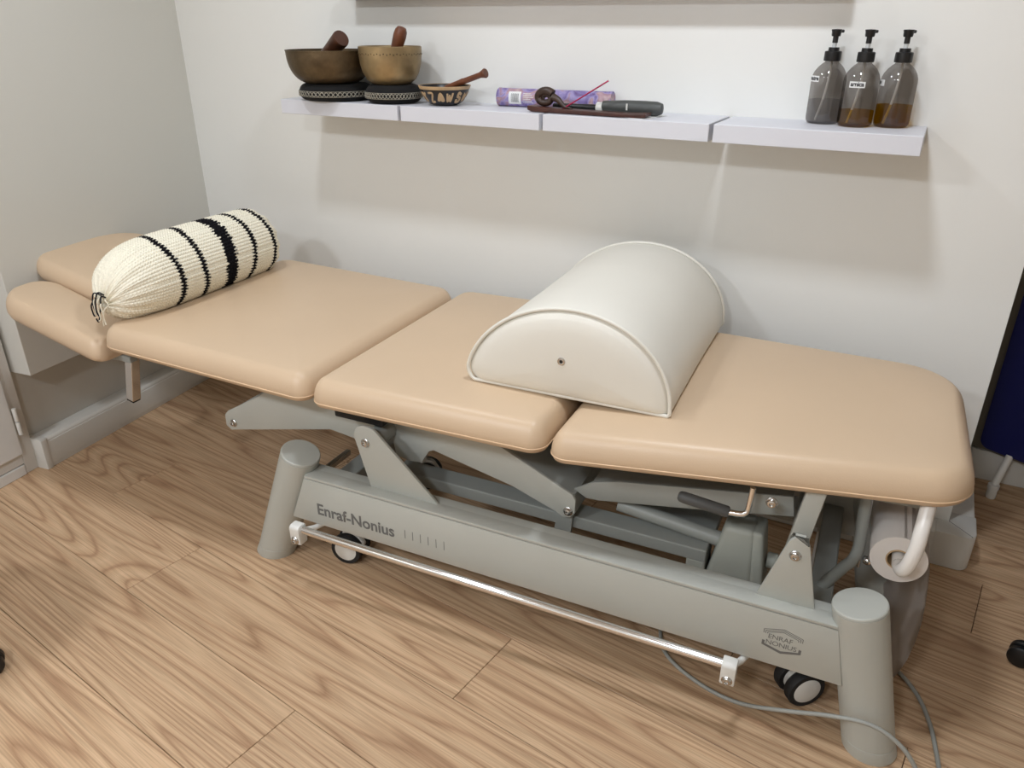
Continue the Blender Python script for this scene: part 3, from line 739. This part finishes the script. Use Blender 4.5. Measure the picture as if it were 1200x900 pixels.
# cross members and inner mechanism
cm = B(); box(cm, 0.16, 0.21, 0.03, BY - 0.03, 0.185, 0.235, 0.003); link('cross_member', cm, 'grey2', T)
cm = B(); box(cm, 1.31, 1.355, 0.03, BY - 0.03, 0.185, 0.235, 0.003); link('cross_member', cm, 'grey2', T)
link('push_bar', box(B(), 0.080, 0.094, 0.03, 0.232, 0.190, 0.206, 0.002), 'steel', T)
link('axle_tube', cyl(B(), (0.333, 0.004, 0.405), (0.333, BY - 0.004, 0.405), 0.024, 24), 'grey2', T, 40)
link('axle_tube', cyl(B(), (1.272, 0.004, 0.397), (1.272, BY - 0.004, 0.397), 0.016, 24), 'grey2', T, 40)
def arm(nm, pts, y0, y1, m='grey', bev=0.0015): return link(nm, prism(B(), pts, y0, y1, 'y', bev), m, T, 40)
for y0 in (0.078, 0.414):
    a_ = arm('lift_arm', [(-0.193, 0.325), (-0.180, 0.339), (-0.06, 0.408), (0.0, 0.455), (0.31, 0.455), (0.345, 0.435), (0.345, 0.385), (0.30, 0.362), (0.25, 0.350), (0.160, 0.361), (-0.153, 0.288), (-0.178, 0.281), (-0.194, 0.293)], y0, y0 + 0.008)
    bolt(-0.165, y0, 0.306, a_)
    a_ = arm('scissor_arm', [(0.335, 0.430), (0.352, 0.335), (0.390, 0.329), (0.422, 0.332), (0.444, 0.368), (0.457, 0.374), (0.659, 0.332), (0.768, 0.294), (0.785, 0.285), (0.803, 0.288), (0.812, 0.302), (0.813, 0.335), (0.805, 0.348), (0.62, 0.432), (0.60, 0.455), (0.36, 0.455)], y0, y0 + 0.008)
    bolt(0.797, y0, 0.304, a_)
# webs that close the arms into channels
def web(nm, p, q, y0, y1, t=0.005):
    p = Vector((p[0], 0, p[1])); q = Vector((q[0], 0, q[1])); d = (q - p).normalized(); n_ = Vector((-d.z, 0, d.x)) * t
    return link(nm, prism(B(), [(p.x, p.z), (q.x, q.z), (q.x - n_.x, q.z - n_.z), (p.x - n_.x, p.z - n_.z)], y0, y1, 'y'), 'grey2', T)
web('arm_web', (0.62, 0.432), (0.808, 0.346), 0.086, 0.414)
web('arm_web', (0.808, 0.346), (0.812, 0.300), 0.086, 0.414)
web('arm_web', (-0.188, 0.331), (0.0, 0.452), 0.086, 0.414)
# pads of rubber below the cushions
link('bumper', box(B(), -0.07, 0.02, 0.07, 0.11, 0.455, 0.482, 0.004), 'rubber', T)
link('bumper', box(B(), 0.225, 0.36, 0.02, 0.11, 0.440, 0.470, 0.004), 'rubber', T)
# lower longitudinal bars
for y0, y1 in ((0.10, 0.155), (0.345, 0.40)):
    link('lower_rail', box(B(), 0.33, 1.10 if y0 < .2 else 1.26, y0, y1, 0.247, 0.278, 0.003), 'grey2', T)
link('pivot_link', prism(B(), rpoly([(0.760, 0.235, 0), (0.772, 0.318, 0.012), (0.806, 0.318, 0.012), (0.800, 0.235, 0)], 5), 0.090, 0.100, 'y'), 'grey2', T, 40)
link('inner_tray', box(B(), 0.93, 1.10, 0.16, 0.33, 0.236, 0.262, 0.004), 'grey2', T)
# upper arm toward the foot end
for y0 in (0.10, 0.392):
    arm('upper_arm', [(0.80, 0.350), (0.83, 0.334), (0.86, 0.336), (1.084, 0.377), (1.256, 0.412), (1.248, 0.455), (0.90, 0.395), (0.842, 0.378)], y0, y0 + 0.008, 'grey2')
web('arm_web', (0.842, 0.378), (1.248, 0.455), 0.108, 0.392)
# frame rails under the cushions
for y0 in (0.10, 0.36):
    link('top_rail', box(B(), -0.36, 0.20, y0, y0 + 0.04, 0.462, 0.493, 0.002), 'grey2', T)
    link('top_rail', box(B(), 0.21, 0.78, y0, y0 + 0.04, 0.462, 0.492, 0.002), 'grey2', T)
    link('top_rail', prism(B(), [(0.80, 0.462), (1.47, 0.490), (1.47, 0.518), (0.80, 0.490)], y0, y0 + 0.04, 'y', 0.002), 'grey2', T)
for x in (-0.30, 0.10, 0.30, 0.70, 0.86, 1.36):
    link('cross_rail', box(B(), x, x + 0.035, 0.14, 0.36, 0.464 + max(0, x - .8) * .042, 0.488 + max(0, x - .8) * .042, 0.002), 'grey2', T)
# leaning column behind the right bracket
for y0 in (0.048, BY - 0.078):
    link('column', prism(B(), [(1.246, 0.330), (1.282, 0.330), (1.305, 0.511), (1.270, 0.509)], y0, y0 + 0.030, 'y', 0.003), 'grey', T, 40)
# lifting motor
mb = B(); t_ = bmesh.new()
lo = [(1.098, 0.100, 0.20), (1.200, 0.100, 0.20), (1.200, 0.190, 0.20), (1.098, 0.190, 0.20)]
hi = [(1.128, 0.108, 0.345), (1.190, 0.108, 0.347), (1.190, 0.182, 0.347), (1.128, 0.182, 0.345)]
va = [t_.verts.new(p) for p in lo]; vb = [t_.verts.new(p) for p in hi]
t_.faces.new(va[::-1]); t_.faces.new(vb)
for i in range(4): t_.faces.new((va[i], va[(i + 1) % 4], vb[(i + 1) % 4], vb[i]))
bmesh.ops.bevel(t_, geom=t_.edges[:], offset=0.012, segments=4, profile=0.5, affect='EDGES'); merge(mb, t_)
mo = link('motor_housing', mb, 'motor', T, 50)
mb = B(); t_ = bmesh.new()
va = [t_.verts.new(p) for p in [(1.194, 0.101, 0.205), (1.222, 0.103, 0.205), (1.222, 0.187, 0.205), (1.194, 0.189, 0.205)]]; vb = [t_.verts.new(p) for p in [(1.1835, 0.109, 0.346), (1.206, 0.110, 0.345), (1.206, 0.180, 0.345), (1.1835, 0.181, 0.346)]]
t_.faces.new(va[::-1]); t_.faces.new(vb)
for i in range(4): t_.faces.new((va[i], va[(i + 1) % 4], vb[(i + 1) % 4], vb[i]))
bmesh.ops.bevel(t_, geom=t_.edges[:], offset=0.007, segments=3, profile=0.5, affect='EDGES'); merge(mb, t_)
link('motor_cover', mb, 'motor', mo, 50)
link('motor_knob', cyl(B(), (1.218, 0.145, 0.265), (1.240, 0.145, 0.265), 0.017, 20, 0.003), 'motor', mo, 40)
link('motor_foot', box(B(), 1.06, 1.10, 0.10, 0.18, 0.20, 0.250, 0.004), 'motor', mo)
link('piston', cyl(B(), (0.895, 0.135, 0.318), (1.125, 0.135, 0.292), 0.0165, 20), 'grey2', T, 40)
# crank handle
cr = link('crank_handle', tube(B(), [(1.138, 0.03, 0.4325), (1.160, 0.03, 0.4345), (1.170, 0.031, 0.438), (1.1745, 0.034, 0.448), (1.177, 0.04, 0.492)], 0.0058, 12, True, 4), 'chrome', T, 60)
link('grip', lathe(B(), [(0, 0), (0.007, 0.001), (0.0105, 0.005), (0.0115, 0.012), (0.0115, 0.098), (0.009, 0.101), (0, 0.101)], 20, (1.041, 0.03, 0.443), along((0.101, 0, -0.0105))), 'grip', cr, 40)
bolt(1.215, 0.02, 0.482, T)
# bent tube, link rod and knob
link('bent_tube', tube(B(), [(1.300, 0.15, 0.175), (1.324, 0.15, 0.217), (1.362, 0.15, 0.288), (1.376, 0.15, 0.312), (1.382, 0.15, 0.345), (1.379, 0.15, 0.39), (1.372, 0.15, 0.50)], 0.0115, 14, True, 5), 'grey2', T, 60)
link('link_rod', tube(B(), [(1.386, 0.165, 0.470), (1.386, 0.165, 0.45), (1.389, 0.165, 0.36), (1.389, 0.165, 0.29)], 0.003, 8), 'chrome', T, 60)
link('knob', lathe(B(), [(0, 0), (0.008, 0.002), (0.010, 0.008), (0.008, 0.014), (0.004, 0.018), (0, 0.018)], 16, (1.398, 0.15, 0.325), along((0.5, -1, 0.1))), 'chrome', T, 50)
# roll holder
link('roll_holder', tube(B(), [(1.470, 0.085, 0.520), (1.466, 0.055, 0.475), (1.464, 0.045, 0.440), (1.459, 0.045, 0.405), (1.453, 0.055, 0.383), (1.450, 0.080, 0.374), (1.450, 0.13, 0.370), (1.450, 0.52, 0.370)], 0.0128, 16, True, 5), 'whitemetal', T, 60)
# foot rail with end clamps
RY, RZ = -0.082, 0.1665
link('foot_rail', cyl(B(), (0.172, RY, RZ), (1.190, RY, RZ), 0.0095, 18), 'chrome', T, 40)
for x in (0.160, 1.196):
    c_ = link('rail_clamp', prism(B(), rpoly([(RY - 0.016, RZ + 0.014, 0.010), (RY + 0.014, RZ + 0.014, 0.008), (RY + 0.014, RZ - 0.040, 0.004), (RY - 0.014, RZ - 0.040, 0.006)], 5), x - 0.014, x + 0.014, 'x', 0.002), 'whitep', T, 40)
    bolt(x, RY - 0.013, RZ - 0.026, c_)
    link('clamp_arm', tube(B(), [(x, RY + 0.008, RZ - 0.012), (x + 0.015, -0.04, 0.146), (x + 0.030, 0.0, 0.146)], 0.007, 10), 'whitep', T, 50)
# castors
def castor(x, y, rz, r=0.042):
    c = B(); mtx = Matrix.Translation((x, y, 0)) @ Matrix.Rotation(rz, 4, 'Z')
    e = bpy.data.objects.new('castor', None); COL.objects.link(e); e.parent = T; e.location = (x, y, 0); e.rotation_euler = (0, 0, rz); e.empty_display_size = 0.02
    for s in (-1, 1):
        yy = s * 0.020
        link('tyre', lathe(B(), [(r * .7, -0.011), (r * 0.95, -0.011), (r, -0.007), (r, 0.007), (r * .95, 0.011), (r * .7, 0.011)], 36, (0, yy, r), along((0, 1, 0))), 'rubber', e, 40)
        link('hub', lathe(B(), [(0, -0.0135), (r * .55, -0.013), (r * .80, -0.010), (r * .80, 0.010), (r * .55, 0.013), (0, 0.0135)], 36, (0, yy, r), along((0, 1, 0))), 'whitep', e, 50)
    h = B(); pts = rpoly([(-0.020, r * 1.0, 0), (-0.020, r * 2.15, 0.02), (0.020, r * 2.15, 0.02), (0.044, r * 1.15, 0.01), (0.030, r * 0.9, 0.005)], 5)
    prism(h, pts, -0.008, 0.008, 'y', 0.002); cyl(h, (-0.008, 0, r * 2.0), (-0.008, 0, 0.19), 0.011, 16)
    link('fork', h, 'whitep', e, 40)
castor(0.205, 0.055, math.radians(8)); castor(1.325, 0.070, math.radians(38))
castor(0.205, BY - 0.055, math.radians(20)); castor(1.315, BY - 0.075, math.radians(100))
# black power lead
pts = [(-0.40, 1.47, 0.006), (-0.345, 1.40, 0.005), (-0.312, 1.325, 0.005), (-0.265, 1.283, 0.005), (-0.187, 1.252, 0.005), (-0.115, 1.238, 0.014), (-0.03, 1.214, 0.062), (0.045, 1.203, 0.100), (0.115, 1.200, 0.116), (0.170, 1.196, 0.095), (0.208, 1.190, 0.050), (0.232, 1.178, 0.012),
       (0.250, 1.150, 0.005), (0.262, 1.130, 0.005), (0.268, 1.150, 0.005), (0.255, 1.22, 0.005), (0.242, 1.31, 0.005), (0.228, 1.38, 0.005), (0.200, 1.45, 0.005), (0.150, 1.51, 0.005), (0.05, 1.60, 0.005)]
o = link('power_cable', tube(B(), pts, 0.0043, 10, True, 8), 'cable', None, 60); tag(o, 'grey power cable trailing over the floor in front of the table leg', 'cable')

# ------------------------------------------------------------------ paper roll
PR = thing('paper_roll', 'white paper couch roll hanging under the foot of the table', 'paper roll', TB, TROT)
RC = (1.449, 0.369)
rp = [(0.022, 0.0), (0.0495, 0.0), (0.050, 0.0015), (0.050, 0.43), (0.022, 0.43), (0.022, 0.0)]
link('roll', lathe(B(), rp, 48, (RC[0], 0.105, RC[1]), along((0, 1, 0))), 'paper', PR, 40)
link('core', lathe(B(), [(0.0195, -0.0008), (0.0222, -0.0008), (0.0222, 0.4308), (0.0195, 0.4308), (0.0195, -0.0008)], 36, (RC[0], 0.105, RC[1]), along((0, 1, 0))), M['tanwood'], PR, 40)
bm = B(); prof = [(1.4495, 0.4196), (1.470, 0.4155), (1.487, 0.403), (1.498, 0.385), (1.5025, 0.36), (1.5065, 0.325), (1.511, 0.28), (1.513, 0.234), (1.512, 0.19), (1.508, 0.145), (1.500, 0.105), (1.490, 0.076), (1.478, 0.058)]
n_ = len(prof); NY = 10; V = []
for i, (x, z) in enumerate(prof):
    row = []
    for k in range(NY + 1):
        y = 0.106 + 0.425 * k / NY
        wv = 0.004 * math.sin(k * 0.9 + i * 0.3) * (i / n_)
        row.append(bm.verts.new((x + wv, y, z)))
    V.append(row)
for a_, b_ in zip(V, V[1:]):
    for k in range(NY): bm.faces.new((a_[k], a_[k + 1], b_[k + 1], b_[k]))
bmesh.ops.solidify(bm, geom=bm.faces[:], thickness=0.0007)
link('hanging_sheet', bm, 'paper', PR, 60)

# ------------------------------------------------------------------ half-round bolster
HB = thing('half_round_bolster', 'white vinyl half-round bolster on the seat of the table', 'bolster',
           TB + Matrix.Rotation(TROT, 3, 'Z') @ Vector((0.765, 0.095, 0.568)), TROT + math.radians(0.6))
HW, HH, HL = 0.229, 0.197, 0.575
def half_outline(k=1.0, n=36):
    pts = []
    for j in range(n + 1):
        a = -0.10 * PI + 1.20 * PI * j / n
        x = HW * math.cos(a) * (1.0 if a < PI / 2 else 1.0); z = HH * math.sin(a)
        if z >= (0.030 if x > 0 else 0.058): pts.append((x, z))
    right = rpoly([(pts[0][0], 0.030, 0), (HW + 0.004, 0.0, 0.012), (0, 0, 0)], 5)[1:-1]
    left = rpoly([(0, 0, 0), (-HW - 0.006, 0.0, 0.034), (pts[-1][0], 0.060, 0)], 8)[1:-1]
    low = [(-HW * 0.68 + HW * 1.5 * t / 9, 0.0) for t in range(10)]
    pts = right[::-1] + pts + left[::-1] + low
    pts = [(x + 0.085 * z, z) for x, z in pts]
    c = (0.015, HH * 0.42)
    return [(c[0] + (x - c[0]) * k, c[1] + (z - c[1]) * k) for x, z in pts]
def half_loop(bm, k, y): return [bm.verts.new((x, y, z)) for x, z in half_outline(k)]
bm = B(); loops = []
for k, y in ((0.02, -0.014), (0.3, -0.0135), (0.6, -0.011), (0.82, -0.006), (0.93, 0.001), (0.985, 0.010), (1.0, 0.018), (0.996, 0.10), (0.99, HL / 2), (0.996, HL - 0.1), (1.0, HL - 0.018), (0.985, HL - 0.010), (0.93, HL - 0.001), (0.82, HL + 0.005), (0.6, HL + 0.010), (0.02, HL + 0.013)):
    loops.append(half_loop(bm, k, y))
# (the slightly domed ends sit just inside the piping)
n_ = len(loops[0])
for a_, b_ in zip(loops, loops[1:]):
    for j in range(n_): bm.faces.new((a_[j], a_[(j + 1) % n_], b_[(j + 1) % n_], b_[j]))
bm.faces.new(loops[0][::-1]); bm.faces.new(loops[-1])
link('cover', bm, 'white_vinyl', HB, 70)
for y in (0.004, HL - 0.004):
    ol = half_outline(0.995); pts = [Vector((x, y, max(z, 0.0042))) for x, z in ol]
    pts = pts + [pts[0]]
    link('piping', tube(B(), smooth_path(pts, 3), 0.0042, 10, False), 'white_vinyl', HB, 60)
    if y < 0.1: link('piping_joint', cyl(B(), (-0.012, y - 0.0002, 0.0047), (0.030, y - 0.0002, 0.0047), 0.0050, 12), 'white_vinyl', HB, 60)
link('eyelet', lathe(B(), [(0.0035, 0.002), (0.0045, 0.003), (0.0080, 0.0025), (0.0088, 0.0), (0.0035, 0.0), (0.0035, 0.002)], 24, (0.003, -0.0135, 0.090), along((0, -1, 0))), 'steel', HB, 40)
link('eyelet_hole', lathe(B(), [(0, 0.0006), (0.004, 0.0005), (0.004, 0)], 16, (0.003, -0.0135, 0.090), along((0, -1, 0))), 'black', HB)

# ------------------------------------------------------------------ knitted bolster
KX, KZ, KR, KY0, KY1 = -0.448, 0.662, 0.099, -0.012, 0.600
KB = thing('knitted_bolster', 'cream knitted round bolster with black stripes lying across the head end', 'bolster',
           TB + Matrix.Rotation(TROT, 3, 'Z') @ Vector((KX, KY0, KZ - KR)), TROT + math.radians(0.8))
KL = KY1 - KY0
NA, NR = 66, 74                    # stitches round and rows along
ma, ml = NA * 6, NR * 5
bm = B(); vlist = []; cols = []
CR = (lin(247), lin(240), lin(220), 1); BK = (lin(20), lin(18), lin(22), 1)
jag = [[rnd.random() for _ in range(NA)] for _ in range(NR + 8)]
stripes = [((y_ + 0.012) / 0.612, h_) for y_, h_ in ((0.155, 1.0), (0.245, 1.0), (0.350, 2.6), (0.440, 1.0), (0.525, 1.0))]
for i in range(ml + 1):
    s = i / ml; y = s * KL
    e = min(y / 0.20, (KL - y) / 0.085, 1.0)
    prof = ((1 - (1 - e) ** 2.3) ** (1 / 2.1) if y > KL / 2 else (1 - (1 - e) ** 2.6) ** (1 / 2.5)) if e < 1 else 1.0
    gather = max(0.0, 1 - y / 0.11)
    gather2 = max(0.0, 1 - (KL - y) / 0.08)
    rowf = s * NR; row = int(rowf)
    for j in range(ma):
        th = 2 * PI * j / ma; vf = th / (2 * PI) * NA; col = int(vf) % NA
        fr_ = vf - int(vf)
        hh = abs(math.sin(PI * vf)) ** 0.6
        ru = rowf + 0.55 * abs(fr_ - 0.5) * 2
        st = 0.15 + 0.85 * abs(math.sin(PI * ru)) ** 0.8
        rib = 0.0022 * (1 if col % 11 == 0 else 0) * math.sin(PI * fr_)
        r_ = KR * prof * (1 + 0.012 * math.sin(3 * th + 5 * s)) + (0.0050 * hh * st - rib) * (0.3 + 0.7 * prof)
        r_ *= 1 + 0.10 * gather * math.cos(15 * th + 0.6 * math.sin(2 * th)) * (0.4 + 0.6 * gather) + 0.06 * gather2 * math.cos(13 * th)
        r_ = max(r_, 0.006)
        yy = y + (0.004 * math.cos(15 * th) * gather)
        zz = KR - 0.35 * KR * (1 - prof) + r_ * math.sin(th)
        if zz < 0.006: zz = 0.006 + (zz - 0.006) * 0.15
        vlist.append(bm.verts.new((r_ * math.cos(th), yy, zz)))
        c_ = CR
        for sp, hw_ in stripes:
            off = rowf + 0.9 * abs(fr_ - 0.5) * 2 - 0.45 - sp * NR - 0.8 * math.sin(th * 2 + sp * 9)
            if abs(off) < hw_ * (0.75 + 0.5 * jag[row][col]): c_ = BK
        cols.append(c_)
for i in range(ml):
    for j in range(ma):
        bm.faces.new((vlist[i * ma + j], vlist[i * ma + (j + 1) % ma], vlist[(i + 1) * ma + (j + 1) % ma], vlist[(i + 1) * ma + j]))
bm.faces.new(vlist[:ma][::-1]); bm.faces.new(vlist[-ma:])
bm.normal_update()
ko = link('knitted_cover', bm, 'knit', KB, 180)
at_ = ko.data.color_attributes.new('yarn', 'FLOAT_COLOR', 'POINT')
flatc = [x for c_ in cols for x in c_]
at_.data.foreach_set('color', flatc)
# yarn ends hanging from the gathered tip
for k, (m_, pts) in enumerate([
    ('yarnb', [(0.006, 0.0, 0.112), (0.004, -0.014, 0.122), (-0.006, -0.018, 0.10), (-0.010, -0.019, 0.075), (-0.004, -0.020, 0.060)]),
    ('yarnb', [(-0.004, 0.0, 0.110), (-0.012, -0.014, 0.118), (-0.018, -0.018, 0.092), (-0.015, -0.019, 0.066), (-0.024, -0.018, 0.058), (-0.026, -0.018, 0.085), (-0.012, -0.012, 0.104)]),
    ('yarnb', [(0.010, 0.0, 0.106), (0.012, -0.014, 0.112), (0.008, -0.018, 0.085), (-0.002, -0.020, 0.058), (-0.010, -0.020, 0.044), (-0.016, -0.02, 0.052)]),
    ('yarnw', [(0.004, 0.0, 0.105), (0.008, -0.018, 0.108), (0.002, -0.021, 0.080), (0.004, -0.022, 0.055), (-0.004, -0.022, 0.048)]),
    ('yarnw', [(0.012, 0.0, 0.100), (0.022, -0.012, 0.104), (0.030, -0.012, 0.092), (0.020, -0.018, 0.080), (0.014, -0.020, 0.060), (0.016, -0.020, 0.040)]),
    ('yarnw', [(0.002, 0.0, 0.100), (0.012, -0.020, 0.092), (0.016, -0.021, 0.066), (0.010, -0.021, 0.050), (0.008, -0.021, 0.036)]),
    ('yarnw', [(-0.008, 0.0, 0.104), (-0.014, -0.016, 0.100), (-0.012, -0.020, 0.078), (-0.014, -0.020, 0.060)])]):
    link('yarn_end', tube(B(), [(x, y, z - 0.022) for x, y, z in pts], 0.0019, 7, True, 5), m_, KB, 60)

# ------------------------------------------------------------------ recess: folded blue couch standing on end
FA = math.atan2(2.418 - 2.468, 0.424 - 0.316)
FC = thing('folded_couch', 'navy blue folded massage couch standing on end in the dark recess', 'folding couch', (0.318, 2.455, 0), FA)
link('upholstery', prism(B(), rpoly([(-0.010, 0.125, 0.03), (0.62, 0.125, 0.03), (0.62, 1.02, 0.03), (-0.010, 1.02, 0.03)], 6), -0.012, 0.022, 'y', 0.006), 'blue', FC, 40)
link('frame', prism(B(), rpoly([(-0.075, 0.105, 0.01), (0.68, 0.105, 0.01), (0.68, 1.04, 0.01), (-0.075, 1.04, 0.01)], 4), 0.0225, 0.050, 'y', 0.002), 'frame', FC, 40)
for x in (0.074, 0.56):
    l_ = link('leg', cyl(B(), (x, -0.050, 0.040), (x + 0.004, -0.006, 0.130), 0.0105, 18), 'whitep', FC, 40)
    link('foot', lathe(B(), [(0, 0), (0.012, 0), (0.0135, 0.004), (0.0135, 0.03), (0.0155, 0.031), (0.0155, 0.045), (0.012, 0.047), (0, 0.047)], 20, (x, -0.050, 0.0005)), 'whitep', FC, 40)

# ------------------------------------------------------------------ rolling stools just outside the view, one castor of each in sight
def stool(cx, cy, ang, label):
    t = thing('rolling_stool', label, 'stool', (cx, cy, 0), ang)
    link('column', cyl(B(), (0, 0, 0.09), (0, 0, 0.40), 0.022, 20), 'black', t, 40)
    link('seat', lathe(B(), [(0, 0.40), (0.15, 0.40), (0.165, 0.41), (0.17, 0.43), (0.165, 0.45), (0.14, 0.46), (0, 0.462)], 40), 'black', t, 50)
    for k in range(5):
        a = 2 * PI * k / 5; c, s = math.cos(a), math.sin(a)
        link('base_arm', tube(B(), [(0, 0, 0.10), (0.12 * c, 0.12 * s, 0.088), (0.235 * c, 0.235 * s, 0.070)], [0.022, 0.017, 0.012], 12), 'black', t, 50)
        w_ = B()
        for sgn in (-1, 1):
            ctr = Vector((0.25 * c, 0.25 * s, 0.025)) + Vector((-s, c, 0)) * 0.012 * sgn
            lathe(w_, [(0, -0.008), (0.020, -0.008), (0.025, -0.005), (0.025, 0.005), (0.020, 0.008), (0, 0.008)], 24, ctr, along((-s, c, 0)))
        tube(w_, [(0.235 * c, 0.235 * s, 0.07), (0.24 * c, 0.24 * s, 0.045), (0.25 * c, 0.25 * s, 0.03)], [0.012, 0.012, 0.010], 10)
        link('castor', w_, 'black', t, 40)
    return t
stool(0.640, 1.590, math.radians(165), 'black rolling stool whose castor stands near the cable end')
stool(-1.705, 0.362, math.radians(59), 'black rolling stool on the open floor beside the cupboard')
